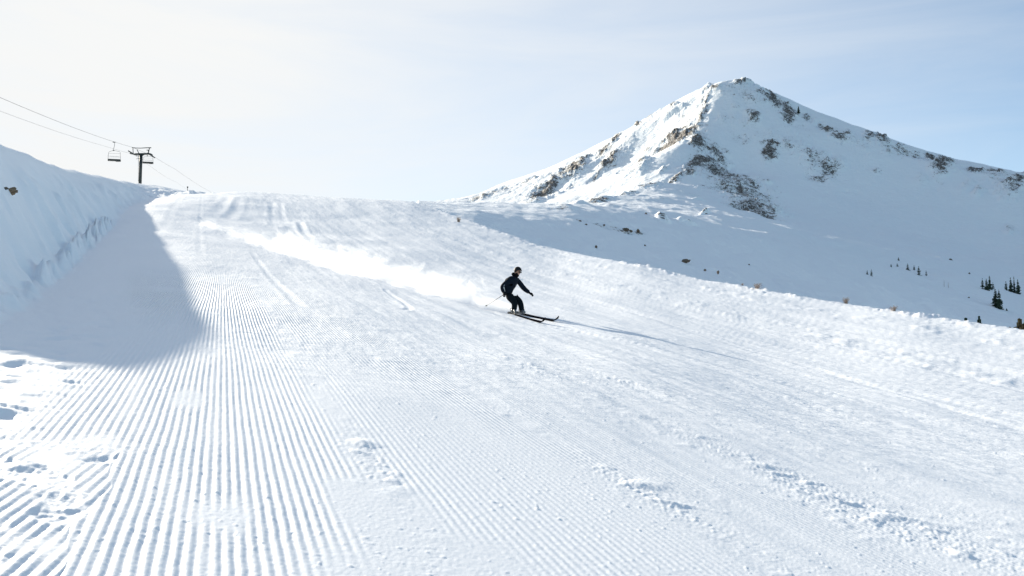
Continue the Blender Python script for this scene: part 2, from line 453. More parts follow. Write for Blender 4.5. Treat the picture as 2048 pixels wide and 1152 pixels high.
# ------------------------------------------------------------------ mountain
MA = [  # px, py, r
 # skyline
 (700,440,1350),(820,415,1420),(880,402,1460),(940,396,1480),(1000,372,1480),(1050,352,1470),(1100,332,1450),(1150,311,1430),(1200,289,1410),(1240,268,1395),
 (1270,251,1380),(1310,231,1360),(1340,214,1350),(1380,194,1335),(1415,177,1322),(1430,171,1316),(1465,168,1312),(1500,174,1314),(1530,184,1310),(1560,196,1305),(1600,214,1300),
 (1650,234,1296),(1700,250,1290),(1750,268,1284),(1800,285,1277),(1850,301,1270),(1900,316,1262),(1950,328,1254),(2000,339,1245),(2048,350,1237),
 (2150,375,1225),(2300,420,1200),(2500,490,1170),(2700,560,1150),
 # spine towards us
 (1422,190,1295),(1412,215,1262),(1400,240,1228),(1392,262,1190),(1390,285,1150),(1398,305,1112),(1395,325,1080),(1375,342,1045),(1345,355,1010),(1300,372,950),(1250,387,880),
 (1210,396,830),(1180,401,790),(1150,407,745),(1130,414,700),(1110,420,640),(1080,421,560),(1040,417,470),(1000,412,410),(950,407,360),(900,404,320),(850,407,285),(820,412,260),
 # lit face left of the spine
 (1330,260,1300),(1330,310,1190),(1250,310,1300),(1250,350,1170),(1180,340,1300),(1170,380,1150),(1100,370,1300),(1100,405,1100),(1020,395,1300),(1020,425,1080),(940,420,1250),
 (1000,470,850),(1100,445,850),(1130,430,900),(1200,415,1000),(850,450,1000),
 # bowl right of the spine
 (1450,250,1215),(1520,260,1210),(1600,300,1185),(1700,340,1165),(1800,370,1150),(1900,400,1130),(2000,430,1110),(2100,460,1090),
 (1430,330,1120),(1500,350,1090),(1600,380,1070),(1700,420,1040),(1850,470,990),(2000,510,950),
 (1440,380,1000),(1420,415,800),(1600,440,900),
 (1530,445,620),
 (950,424,260),(1000,430,270),
 # behind the skyline
 (700,430,1800),(900,440,1900),(1100,420,1900),(1300,330,1800),(1465,290,1750),(1700,360,1750),(2000,440,1750),(2400,560,1700),
 (1200,330,1600),(1350,260,1530),(1465,215,1480),(1600,255,1470),(1800,325,1450),(2000,385,1430),(2300,470,1400),(1000,410,1650),
]
def low_face(px, py):
    x = (px - 1024) / F; Y = 33.1 / (.4 * (.71 - .70 * x) - (750 - py) / F); return (px, py, Y * math.hypot(1, x))
MA += [low_face(*p) for p in ((1500,440),(1500,480),(1500,520),(1500,580),(1400,440),(1400,480),(1400,540),(1300,420),(1300,460),(1300,500),(1300,560),(1200,430),(1200,455),(1200,500),(1100,440),(1100,480),
    (1600,480),(1600,530),(1600,600),(1700,500),(1700,550),(1700,640),(1800,530),(1800,580),(1800,640),(1900,560),(1900,600),(1900,660),(2000,580),(2000,620),(2000,680),(2048,590),(2048,650),(2200,640),(2400,700),(1700,760),(2048,800),(1500,680),(2300,820))]
MA += [(1000,416,560),(950,412,520),(1060,424,640),(1000,420,700)]  # hidden ground behind the shoulder, raised to keep the bowl in shade
_mp = np.array([tuple(at(*p)) for p in MA])
_mr = RBF(_mp[:, :2] / 100, _mp[:, 2], .30)
def mtn_base(X, Y):
    return _mr(np.stack([X, Y], 1) / 100)

# rock outcrops: picture place, distance, half sizes in metres (across, along slope), strength
def mtn_hit(px, py, guess=None):
    x, y, z = ray(px, py); h = math.hypot(x, y)
    rr = np.geomspace(230, 1700, 900)
    zz = mtn_base(x / h * rr, y / h * rr) - (H + z / h * rr)
    k = np.argmax(zz > 0)
    if zz[k] <= 0: k = int(np.argmax(zz))
    return x / h * rr[k], y / h * rr[k], rr[k]
ROCKS = [(1415,330,40,20,38,.75),(1450,345,34,14,45,.8),(1480,385,34,12,52,.8),(1505,415,24,9,58,.85),(1340,285,44,10,-38,.8),(1395,275,12,16,60,.9),(1560,215,60,16,38,.5),(1690,275,60,10,25,.5),(1620,325,60,18,35,.45),(1860,315,70,12,18,.5),(1990,350,60,12,15,.55),(1480,185,50,8,8,.5),(1405,215,8,34,15,.7),(1120,360,50,8,-45,.55),(1220,300,60,8,-38,.55),(1180,330,60,6,-38,.45),(1040,372,60,6,-22,.5),(1540,290,26,26,50,.45), # px, py, half w px, half h px, angle deg (screen, + = down right), strength
 (1360,272,34,14,-35,1.15),(1335,290,22,7,-35,1.0),(1385,250,14,9,-50,.8),(1395,288,14,8,20,1.0),(1404,225,6,16,20,.9),(1413,200,5,16,15,.8),
 (1408,318,26,13,30,1.2),(1428,340,16,9,20,1.1),(1425,300,16,8,40,.9),(1440,322,16,6,50,1.0),
 (1468,350,20,6,40,.9),(1478,380,20,6,50,1.0),(1500,365,20,5,50,.8),(1495,400,26,6,48,.85),(1518,425,16,6,60,1.1),(1450,300,16,5,45,.6),
 (1508,238,12,10,50,1.05),(1490,252,10,6,30,.6),(1550,200,24,9,25,1.05),(1580,222,16,10,45,1.0),(1575,238,10,10,50,.9),(1612,228,10,6,30,.8),(1480,170,18,4,5,.9),(1430,178,10,4,-10,1.0),
 (1518,190,6,3,10,.9),(1645,250,12,5,25,.8),(1658,258,16,6,25,1.0),(1680,278,18,6,25,.9),(1695,270,10,5,25,.8),(1540,306,10,14,50,1.15),(1530,290,12,6,40,.7),(1520,275,12,8,40,.5),
 (1580,290,22,10,30,.65),(1580,300,10,5,0,.8),(1625,320,22,12,45,.75),(1655,340,20,12,45,.8),(1640,355,18,6,15,.8),(1675,335,12,8,20,.7),
 (1740,273,9,7,30,1.0),(1762,278,12,8,30,1.05),(1775,300,10,6,30,.8),(1800,298,16,8,20,.75),(1830,305,12,6,20,.9),(1862,310,10,8,20,1.1),(1888,325,16,14,-30,1.1),(1870,330,12,7,-30,.7),
 (1950,338,14,6,10,1.05),(1990,342,12,5,10,1.0),(2020,370,16,10,-30,1.0),(2040,355,14,8,-20,1.0),(2030,385,16,8,-30,.8),(1755,342,10,5,0,.7),(1845,360,14,10,-30,.45),(1935,370,14,8,-40,.5),(1960,380,10,6,-40,.6),
 (2020,460,10,10,-60,.55),(1450,240,16,8,10,.5),(1470,215,12,5,10,.5),(1500,200,22,7,20,.6),(1470,270,14,10,45,.5),(1490,280,14,7,40,.6),
 (1300,232,12,4,-30,1.0),(1345,214,8,4,-30,.9),(1275,248,8,4,-30,1.1),(1230,275,14,5,-40,1.0),(1205,300,14,5,-50,1.0),(1215,295,20,8,-35,.6),(1170,315,20,4,-35,.8),(1150,340,22,9,-40,1.1),(1130,350,16,8,-40,1.0),(1105,372,16,7,-50,1.05),
 (1085,385,14,5,-50,1.05),(1225,325,14,8,-50,1.0),(1210,335,16,5,-45,.9),(1190,355,20,4,-40,.7),(1240,308,16,6,-30,.55),(1255,285,12,5,-30,.6),(1290,305,20,4,-40,.7),(1280,330,16,3,-40,.8),(1320,240,22,3,-30,.6),(1140,375,20,3,-45,.7),
 (1170,335,10,3,-40,.8),(1070,405,14,4,-45,.9),(1000,380,24,7,-20,.75),(960,394,22,7,-15,.8),(980,385,20,5,-15,.8),(1060,358,18,4,-20,.7),(1270,265,10,4,-30,.6),
 (1125,416,20,4,-15,.62),(1160,412,14,3,-20,.6),(1200,400,16,3,-15,.9),(1255,388,20,3,-20,.8),(1300,373,18,4,-20,.8),(1345,357,18,5,-20,1.0),(1380,345,16,8,-20,.9),
 (1370,385,26,8,10,.42),(1430,375,20,10,20,.45),(1320,400,20,5,10,.4),(1330,340,14,3,-30,.6),(1240,345,12,3,-40,.6),(1365,235,20,4,-40,.5),(1350,225,24,3,-35,.5),
 (1160,438,14,4,12,.6),(1200,447,16,5,20,.7),(1245,458,20,5,20,.9),(1275,463,8,5,10,.9),(1325,443,8,4,20,.9),(1220,415,18,4,10,.5),(1375,450,6,3,0,.7),(1410,430,6,2,0,.8),(1410,403,12,3,5,.6),
]
def mtn_detail(x, y, rock):
    rr = sstep(.05, .5, rock); fade = sstep(230, 500, np.hypot(x, y))
    z = (7.0 * fbm(x / 90, y / 90, 5, 201, .5) + 2.2 * (1 - np.abs(fbm(x / 22, y / 22, 4, 203))) * sstep(.1, .8, rock) * np.clip(np.hypot(x, y) / 1100 - .2, .05, 1)) * (.25 + .75 * fade) * (.33 + .67 * rr)
    z += 5.0 * np.maximum(fbm(x / 14, y / 14, 4, 205, .6), -.1) * sstep(.35, 1.0, rock) * np.clip(np.hypot(x, y) / 1100 - .2, .03, 1)
    return z + .4 * fbm(x / 12, y / 30, 3, 207)
def build_mtn():
    az = np.arctan(np.linspace((560 - 1024) / F, (2700 - 1024) / F, 1500))
    rs = [215.]; 
    while rs[-1] < 1950: rs.append(rs[-1] * 1.0029 if rs[-1] > 700 else rs[-1] * 1.006)
    rs = np.array(rs)
    AZ, RR = np.meshgrid(az, rs); X = RR * np.sin(AZ); Y = RR * np.cos(AZ); x, y = X.ravel(), Y.ravel()
    z = mtn_base(x, y)
    z -= 260 * sstep((835 - 1024) / F, (750 - 1024) / F, x / y) ** 1.0
    rock = np.zeros_like(x)
    wu = fbm(x / 20, y / 20 + z / 14, 4, 231, .6); wv = fbm(x / 13, y / 13 + z / 9, 4, 237, .6); wx = fbm(x / 60, y / 60, 3, 239)
    for (px, py, hw, hh, ang, s) in ROCKS:
        hx, hy, r = mtn_hit(px, py)
        if r > 1650: continue
        a = R(ang)
        ex = at(px + hw * math.cos(a), py + hw * math.sin(a), r)
        # along-axis of the outcrop on the slope found by hitting two more rays
        hx2, hy2, r2 = mtn_hit(px + hw * math.cos(a), py + hw * math.sin(a))
        hx3, hy3, r3 = mtn_hit(px - hh * math.sin(a), py + hh * math.cos(a))
        u = np.array([hx2 - hx, hy2 - hy]); v = np.array([hx3 - hx, hy3 - hy])
        mn, mx = hw / F * r * .9, hw / F * r * 3.5
        nu = np.hypot(*u); 
        if nu < mn or nu > mx: u = u / max(nu, 1e-6) * min(max(nu, mn), mx)
        nv = np.hypot(*v); mn = hh / F * r * 1.2
        mv = hh / F * r * 4
        if nv < mn or nv > mv: v = v / max(nv, 1e-6) * min(max(nv, mn), mv)
        det = u[0] * v[1] - u[1] * v[0]
        lim = .35 * np.hypot(*u) * np.hypot(*v)
        if abs(det) < lim:
            pu = np.array([-u[1], u[0]]) / np.hypot(*u) * np.hypot(*v); v = pu if np.dot(pu, v) > 0 else -pu
            det = u[0] * v[1] - u[1] * v[0]
        dx, dy = x - hx, y - hy
        p = (dx * v[1] - dy * v[0]) / det; q = (-dx * u[1] + dy * u[0]) / det
        p = p + .55 * wu + .3 * wx; q = q + .8 * wv
        rock = np.maximum(rock, s * np.exp(-(p * p + q * q) * .42))
    z += mtn_detail(x, y, rock)
    o = grid_mesh('mountain', X, Y, z.reshape(X.shape), False, {'rock': rock}, M_MTN)
    tag(o, 'pointed snowy mountain with brown rock outcrops and a shaded right bowl', kind='structure')
    return o
mtn_obj = build_mtn()

# ------------------------------------------------------------------ camera, light, sky
cam = bpy.data.cameras.new('camera'); cam.sensor_width = 36; cam.lens = F / 2048 * 36
cam.clip_start = .1; cam.clip_end = 20000
cam.dof.use_dof = True; cam.dof.focus_distance = 31; cam.dof.aperture_fstop = 9
co = bpy.data.objects.new('camera', cam); link(co); co.location = (0, 0, H)
co.rotation_euler = (math.pi / 2 + PITCH, 0, 0); SC.camera = co

SUN_AZ = R(-38); SUN_EL = R(18.9)
sd = Vector((math.sin(SUN_AZ) * math.cos(SUN_EL), math.cos(SUN_AZ) * math.cos(SUN_EL), math.sin(SUN_EL)))
sun = bpy.data.lights.new('sun', 'SUN'); sun.energy = 5.0; sun.angle = R(.53); sun.color = (1, .90, .74)
so = bpy.data.objects.new('sun', sun); link(so); so.rotation_euler = (-sd).to_track_quat('-Z', 'Y').to_euler()

w = bpy.data.worlds.new('World'); SC.world = w; w.use_nodes = True
t = NT(w); t.n.clear()
tc = t.node('ShaderNodeTexCoord').outputs['Generated']
sky = t.node('ShaderNodeTexSky', sky_type='NISHITA', sun_disc=False)
sky.sun_elevation = SUN_EL; sky.sun_rotation = SUN_AZ; sky.altitude = 3000; sky.air_density = 1.0; sky.dust_density = .35; sky.ozone_density = .7
dot = t.node('ShaderNodeVectorMath', operation='DOT_PRODUCT'); t.l.new(tc, dot.inputs[0]); dot.inputs[1].default_value = sd
ang = t.math('ARCCOSINE', dot.outputs['Value'])
veil = t.math('POWER', t.ramp(ang, 1.5, .2), 1.0)
sepw = t.node('ShaderNodeSeparateXYZ'); t.l.new(tc, sepw.inputs[0])
streak = t.noise(t.mapping(tc, (1.2, 1.2, 6.5), (.12, .1, .3)), 1.9, 6, .6, .7)
cl = t.math('ADD', t.math('MULTIPLY', veil, .95), t.math('MULTIPLY', t.math('SUBTRACT', streak, .48), .5), clamp=True)
skc = t.node('ShaderNodeVectorMath', operation='SCALE'); t.l.new(sky.outputs[0], skc.inputs[0]); skc.inputs['Scale'].default_value = 1.0
tint = t.node('ShaderNodeVectorMath', operation='MULTIPLY'); t.l.new(skc.outputs[0], tint.inputs[0]); tint.inputs[1].default_value = (.91, 1.04, 1.03)
col = t.mix(cl, tint.outputs[0], (5.3, 5.35, 5.33, 1))
bg = t.node('ShaderNodeBackground'); t.l.new(col, bg.inputs[0]); bg.inputs[1].default_value = .082
wo = t.node('ShaderNodeOutputWorld'); t.l.new(bg.outputs[0], wo.inputs[0])

SC.view_settings.view_transform = 'Standard'; SC.view_settings.look = 'None'
SC.view_settings.exposure = 1.10; SC.view_settings.gamma = 1
SC.cycles.use_denoising = True
SC.cycles.max_bounces = 10; SC.cycles.diffuse_bounces = 3; SC.cycles.glossy_bounces = 2; SC.cycles.volume_bounces = 8
SC.cycles.sample_clamp_indirect = 4

# ------------------------------------------------------------------ hits and small builders
def ground_hit(px, py, lo=6, hi=330):
    x, y, z = ray(px, py); h = math.hypot(x, y)
    rr = np.geomspace(lo, hi, 600)
    X, Y = x / h * rr, y / h * rr
    zz = piste_base(X, Y) + piste_detail(X, Y, np.full(600, 9.), np.full(600, 9.))[0] - (H + z / h * rr)
    k = int(np.argmax(zz > 0))
    if zz[k] <= 0: k = int(np.argmax(zz))
    return Vector((X[k], Y[k], H + z / h * rr[k]))
def mtn_z(x, y):
    X = np.array([x]); Y = np.array([y]); return float((mtn_base(X, Y) + mtn_detail(X, Y, np.zeros(1)))[0])
def mtn_place(px, py):
    x, y, z = ray(px, py); h = math.hypot(x, y)
    rr = np.geomspace(225, 1700, 1200); X, Y = x / h * rr, y / h * rr
    zz = mtn_base(X, Y) + mtn_detail(X, Y, np.zeros(1200)) - (H + z / h * rr)
    k = int(np.argmax(zz > 0))
    if zz[k] <= 0: k = int(np.argmax(zz))
    return Vector((X[k], Y[k], H + z / h * rr[k])), rr[k]

def mesh_obj(name, bm, mat, parent=None, smooth=True, loc=None):
    me = bpy.data.meshes.new(name); bm.to_mesh(me); bm.free()
    if smooth:
        for p in me.polygons: p.use_smooth = True
    me.materials.append(mat)
    o = bpy.data.objects.new(name, me); link(o, parent)
    if loc is not None: o.location = loc
    return o
def empty(name, loc, label, cat, group=None):
    o = bpy.data.objects.new(name, None); link(o); o.location = loc; o.empty_display_size = .2
    return tag(o, label, cat, group)
def tube(bm, pts, rad, seg=8, cap=True, flat=1.0):
    pts = [Vector(p) for p in pts]; rings = []
    if not hasattr(rad, '__len__'): rad = [rad] * len(pts)
    for i, p in enumerate(pts):
        d = (pts[min(i + 1, len(pts) - 1)] - pts[max(i - 1, 0)]).normalized()
        up = Vector((0, 0, 1)) if abs(d.z) < .95 else Vector((0, 1, 0))
        a = d.cross(up).normalized(); b = a.cross(d).normalized()
        rings.append([bm.verts.new(p + (a * math.cos(q) + b * math.sin(q) * flat) * rad[i]) for q in [2 * math.pi * k / seg for k in range(seg)]])
    for r0, r1 in zip(rings[:-1], rings[1:]):
        for k in range(seg):
            bm.faces.new((r0[k], r0[(k + 1) % seg], r1[(k + 1) % seg], r1[k]))
    if cap:
        bm.faces.new(rings[0][::-1]); bm.faces.new(rings[-1])
def box(bm, c, size, rot=None, bev=0):
    m = Matrix.Translation(Vector(c)) @ (rot.to_4x4() if rot else Matrix()) @ Matrix.Diagonal((*size, 1))
    g = bmesh.ops.create_cube(bm, size=1, matrix=m)
    if bev:
        es = list({e for v in g['verts'] for e in v.link_edges})
        bmesh.ops.bevel(bm, geom=es, offset=bev, segments=2, affect='EDGES', profile=.5)
def beam(bm, a, b, w, h, bev=.02):
    a, b = Vector(a), Vector(b); d = b - a
    q = d.to_track_quat('X', 'Z').to_matrix()
    box(bm, (a + b) / 2, (d.length, w, h), q, bev)
def skin(name, nodes, edges, mat, parent=None, root=0, sub=2, flat=None):
    me = bpy.data.meshes.new(name); me.from_pydata([tuple(n[0]) for n in nodes], edges, [])
    o = bpy.data.objects.new(name, me); link(o)
    sk = o.modifiers.new('skin', 'SKIN'); sk.use_smooth_shade = True
    for i, n in enumerate(nodes):
        rr = n[1] if hasattr(n[1], '__len__') else (n[1], n[1])
        me.skin_vertices[0].data[i].radius = rr
        me.skin_vertices[0].data[i].use_root = (i == root)
    ss = o.modifiers.new('sub', 'SUBSURF'); ss.levels = sub; ss.render_levels = sub
    dg = bpy.context.evaluated_depsgraph_get(); dg.update()
    nm = bpy.data.meshes.new_from_object(o.evaluated_get(dg))
    bpy.data.objects.remove(o); bpy.data.meshes.remove(me)
    nm.name = name
    for p in nm.polygons: p.use_smooth = True
    nm.materials.clear(); nm.materials.append(mat)
    o = bpy.data.objects.new(name, nm); link(o, parent); return o

M_JACKET = plain('navy jacket cloth', (.005, .010, .019), .8, .35, 14, bumpd=.004, spec=.1)
M_TROUSER = plain('dark slate trouser cloth', (.005, .009, .013), .85, .3, 14, bumpd=.004, spec=.1)
M_BLACK = plain('black plastic', (.010, .011, .013), .6, .2, 10, spec=.2)
M_SKINC = plain('skin', (.42, .24, .17), .55, .08, 20)
M_FABRIC = plain('black knit', (.008, .008, .010), .9, .3, 30, spec=0)
M_SILVER = plain('pale silver', (.45, .48, .5), .35, .1, 10)
M_LENS = plain('goggle lens orange highlight', (.55, .24, .08), .15, .1, 10, metal=.6)  # orange highlight on the goggles put into the lens colour
M_STEEL = plain('dark painted steel', (.020, .026, .028), .6, .25, 3)
M_GALV = plain('galvanised steel', (.22, .23, .24), .5, .2, 6, metal=.5)
M_ROPE = plain('steel rope', (.20, .19, .19), .6, .1, 6)
M_SEAT = plain('dark seat vinyl', (.018, .022, .024), .6, .2, 5)
M_BOOTG = plain('grey boot plastic', (.10, .12, .14), .4, .2, 12)
M_TREE = plain('spruce needles', (.020, .040, .026), .85, .5, 1.2)
M_TREEB = plain('brown sunlit needles', (.075, .058, .028), .85, .5, 1.2)
M_FROST = plain('frosted bare twigs', (.30, .24, .24), .9, .2, 2)
M_BARK = plain('bark', (.06, .045, .035), .9, .3, 4)
M_TWIG = plain('dry tan twigs', (.36, .27, .21), .9, .3, 8)

# ------------------------------------------------------------------ skier
base = ground_hit(1040, 630, 20, 50)
r0 = math.hypot(base.x, base.y); K = r0 / F / 7.2 * math.sqrt(1 + ((576-630)/F)**2)
def P(zx, zy, wv=0.0):
    dx = (zx - 720) * K
    return Vector((base.x + dx, base.y + wv - .25 * dx, base.z + (860 - zy) * K))
person = skin('person', [
    (P(540,572), .09), (P(530,500), .10), (P(575,410), .11), (P(628,350), .09), (P(660,300), .05), (P(676,262), .068), (P(690,222), (.098, .10)), (P(694,190), .085),
    (P(595,362,-.15), .05), (P(466,458,-.27), .04), (P(484,540,-.27), .032), (P(492,562,-.27), .032),
    (P(680,352,.15), .05), (P(768,465,.22), .04), (P(858,535,.2), .036), (P(880,550,.2), .032),
    (P(560,600,-.1), .07), (P(646,690,-.13), .06), (P(632,790,-.13), .055), (P(630,825,-.13), .04),
    (P(585,592,.1), .07), (P(716,655,.12), .06), (P(748,800,.13), .055), (P(742,828,.13), .04),
    (P(722,245), .022)],
    [(0,1),(1,2),(2,3),(3,4),(4,5),(5,6),(6,7),(3,8),(8,9),(9,10),(10,11),(3,12),(12,13),(13,14),(14,15),(0,16),(16,17),(17,18),(18,19),(0,20),(20,21),(21,22),(22,23),(5,24)],
    M_SKINC)
person.data.materials.append(M_FABRIC)
for pl in person.data.polygons:
    if pl.center.z < P(0,278).z: pl.material_index = 1
tag(person, 'skier in dark navy jacket and black helmet crouching in a turn on the open slope', 'person')
skin('jacket', [
    (P(545,566), .17), (P(530,510), .195), (P(565,425), .208), (P(620,355), .172), (P(655,302), .105),
    (P(592,356,-.17), .095), (P(530,395,-.25), .085), (P(463,458,-.29), .086), (P(470,505,-.29), .066), (P(486,545,-.28), .055),
    (P(688,345,.17), .095), (P(732,405,.22), .085), (P(770,462,.24), .086), (P(820,505,.22), .072), (P(862,535,.2), .058)],
    [(0,1),(1,2),(2,3),(3,4),(3,5),(5,6),(6,7),(7,8),(8,9),(3,10),(10,11),(11,12),(12,13),(13,14)], M_JACKET, person)
skin('trousers', [
    (P(534,540), .13), (P(556,588,-.04), .135), (P(600,635,-.12), .115), (P(648,692,-.13), .106), (P(640,750,-.13), .092), (P(633,805,-.13), .084),
    (P(590,585,.08), .12), (P(655,615,.12), .115), (P(718,655,.12), .108), (P(738,730,.125), .096), (P(748,812,.13), .088)],
    [(0,1),(1,2),(2,3),(3,4),(4,5),(1,6),(6,7),(7,8),(8,9),(9,10)], M_TROUSER, person, sub=3)
bm = bmesh.new()   # pale strip added for the light stripe along the arm's edge
tube(bm, [P(505,425,-.33), P(490,445,-.375), P(488,470,-.375), P(498,500,-.36), P(505,530,-.34)], [.006,.018,.018,.015,.006], 6, flat=.5)
mesh_obj('edge_strip', bm, M_SILVER, person)
def helmet():
    bm = bmesh.new(); bmesh.ops.create_uvsphere(bm, u_segments=32, v_segments=22, radius=.120)
    for v in list(bm.verts):
        x, z = v.co.x / .12, v.co.z / .12
        if z < -.15 - .55 * max(0, min(1, (-x + .1) * 1.2)) or (x > .55 and z < -.02): bm.verts.remove(v)
    bmesh.ops.translate(bm, verts=bm.verts, vec=P(688,214))
    o = mesh_obj('helmet', bm, M_BLACK, person)
    md = o.modifiers.new('s', 'SOLIDIFY'); md.thickness = .012; md.offset = -1
    return o
hel = helmet()
bm = bmesh.new(); tube(bm, [P(690,240,-.118), P(722,243,-.10), P(741,246,-.03), P(742,247,.03), P(722,243,.10), P(690,240,.118)], .012, 6)
tube(bm, [P(738,222,-.06), P(744,224,0), P(738,222,.06)], .014, 6)
mesh_obj('helmet_rim', bm, M_BLACK, hel)
bm = bmesh.new()
bmesh.ops.create_uvsphere(bm, u_segments=20, v_segments=12, radius=1)
for v in bm.verts: v.co = Vector((v.co.x * .040, v.co.y * .085, v.co.z * .032)) + P(716,240)
gog = mesh_obj('goggles', bm, M_BLACK, person)
bm = bmesh.new()
bmesh.ops.create_uvsphere(bm, u_segments=20, v_segments=12, radius=1)
for v in bm.verts: v.co = Vector((v.co.x * .030, v.co.y * .075, v.co.z * .018)) + P(724,242)
mesh_obj('lens', bm, M_LENS, gog)
skin('neck_warmer', [(P(655,300), .085), (P(672,278), .09), (P(688,262), .088), (P(704,262), .082)], [(0,1),(1,2),(2,3)], M_FABRIC, person)
skin('hood', [(P(668,285), .09), (P(640,275), .085), (P(618,262), .06), (P(604,248), .04)], [(0,1),(1,2),(2,3)], M_FABRIC, person)
def glove(c, d, side, wv):
    """closed fist: palm, four curled fingers and a thumb"""
    d = d.normalized(); up = Vector((0,0,1)); lat = Vector((0,1,0))
    u = (up - d * up.dot(d)).normalized(); l = d.cross(u)
    N = [(c - d * .07, .042), (c - d * .01, .046), (c + d * .035, .044)]; E = [(0,1),(1,2)]
    for k, ln in enumerate((.9, 1.0, .95, .8)):
        b = c + d * .04 + l * (k - 1.5) * .023
        i = len(N)
        N += [(b, .0155), (b + d * .032 * ln - u * .008, .0145), (b + d * .026 * ln - u * .040, .0135), (b - d * .002 - u * .048, .012)]
        E += [(2, i), (i, i+1), (i+1, i+2), (i+2, i+3)]
    i = len(N)
    N += [(c + d * .005 - l * .042 * side - u * .012, .0165), (c + d * .03 - l * .045 * side - u * .036, .0145), (c + d * .04 - l * .02 * side - u * .052, .0125)]
    E += [(1, i), (i, i+1), (i+1, i+2)]
    return skin('glove', N, E, M_BLACK, person, root=1)
glove(P(886,552,.2), P(886,552,.2) - P(850,530,.2), 1, .2)
hp = P(494,566,-.27); glove(hp, P(494,566,-.27) - P(484,538,-.27), -1, -.27)
def boot(top, heel, toe):
    o = skin('boot', [(top, .075), (top.lerp(heel, .55), .073), (heel, .062), (heel.lerp(toe, .5), .052), (toe, .042)], [(0,1),(1,2),(2,3),(3,4)], M_BOOTG, person, root=1)
    bm = bmesh.new()
    for k in (.15, .5, .8):
        c = top.lerp(heel, k); f = (toe - heel).normalized()
        tube(bm, [c - Vector((0,.078,0)), c - Vector((0,.06,0)) + f * .06, c + f * .082, c + Vector((0,.06,0)) + f * .06, c + Vector((0,.078,0))], .008, 5)
    mesh_obj('buckle', bm, M_SILVER, o); return o
# skis laid on the snow
tipA = ground_hit(1118, 645.5, 18, 40); tipB = ground_hit(1091, 649, 18, 40)
def ski(tip, ankle, label):
    a = Vector((ankle.x, ankle.y, ground_z(ankle.x, ankle.y)))
    d = (tip - a); d.z = 0; ln = d.length; d.normalize()
    tail = a - d * max(.62, 1.66 - ln)
    tot = (tip - tail).to_2d().length; n = 26; lat = Vector((-d.y, d.x, 0))
    bm = bmesh.new(); prev = None
    for i in range(n + 1):
        t = i / n; p = tail + d * tot * t
        z = tail.z * 0 + ground_z(tail.x, tail.y) * (1 - t) + ground_z(tip.x, tip.y) * t + .03 - .012 * math.sin(math.pi * t)
        if t > .86: z += .16 * ((t - .86) / .14) ** 2
        if t < .05: z += .02 * (1 - t / .05)
        wd = .036 + .020 * abs(2 * t - 1) ** 1.6
        if t > .93: wd *= math.sqrt(max(0, 1 - ((t - .93) / .07) ** 2)) * .95 + .08
        if t < .03: wd *= .6 + .4 * t / .03
        c = Vector((p.x, p.y, z)); rl = lat * math.cos(.42) + Vector((0,0,1)) * math.sin(.42)
        nr = Vector((0,0,1)) * .014
        ring = [bm.verts.new(c - rl * wd - nr), bm.verts.new(c + rl * wd - nr), bm.verts.new(c + rl * wd + nr), bm.verts.new(c - rl * wd + nr)]
        if prev:
            for k in range(4): bm.faces.new((prev[k], prev[(k+1)%4], ring[(k+1)%4], ring[k]))
        else: bm.faces.new(ring[::-1])
        prev = ring
    bm.faces.new(prev)
    o = mesh_obj('ski', bm, M_BLACK, smooth=False); o.data.materials.clear(); o.data.materials.append(M_FABRIC); tag(o, label, 'ski', 'pair of skis under the skier')
    bm = bmesh.new(); q = Vector((d.x, d.y, (tip.z - a.z) / ln)).to_track_quat('X', 'Z').to_matrix()
    box(bm, a + Vector((0,0,.075)) + d * .17, (.09, .07, .045), q, .012); box(bm, a + Vector((0,0,.075)) - d * .14, (.10, .07, .06), q, .012)
    box(bm, a + Vector((0,0,.055)), (.42, .06, .02), q, .006)
    mesh_obj('binding', bm, M_BOOTG, o)
    return a, d
ftA = P(752,862,.13); ftB = P(630,862,-.13)
aA, dA = ski(tipA, Vector((ftA.x, ftA.y + .0, 0)), 'black ski on the skier\'s far foot, its tip reaching farthest right')
aB, dB = ski(tipB, Vector((ftB.x, ftB.y, 0)), 'black ski on the skier\'s near foot, its tip just short of the other')
boot(P(748,800,.13), aA + Vector((0,0,.13)) - dA * .08, aA + Vector((0,0,.10)) + dA * .17)
boot(P(632,795,-.13), aB + Vector((0,0,.13)) - dB * .08, aB + Vector((0,0,.10)) + dB * .17)
# pole in the near hand
g0 = hp; g1 = P(212,712,.40); dd = (g1 - g0).normalized()
bm = bmesh.new(); tube(bm, [g0 + dd * .02, g0 + dd * .5, g1], [.009, .0085, .005], 8)
pole = mesh_obj('ski_pole', bm, M_STEEL); tag(pole, 'thin ski pole trailing behind the skier from the near hand', 'ski pole')
bm = bmesh.new(); tube(bm, [g0 - dd * .09, g0 - dd * .02, g0 + dd * .05], [.019, .016, .015], 8); mesh_obj('grip', bm, M_BLACK, pole)
bm = bmesh.new(); tube(bm, [g1 - dd * .075, g1 - dd * .06], [.012, .028], 10); mesh_obj('basket', bm, M_BLACK, pole)

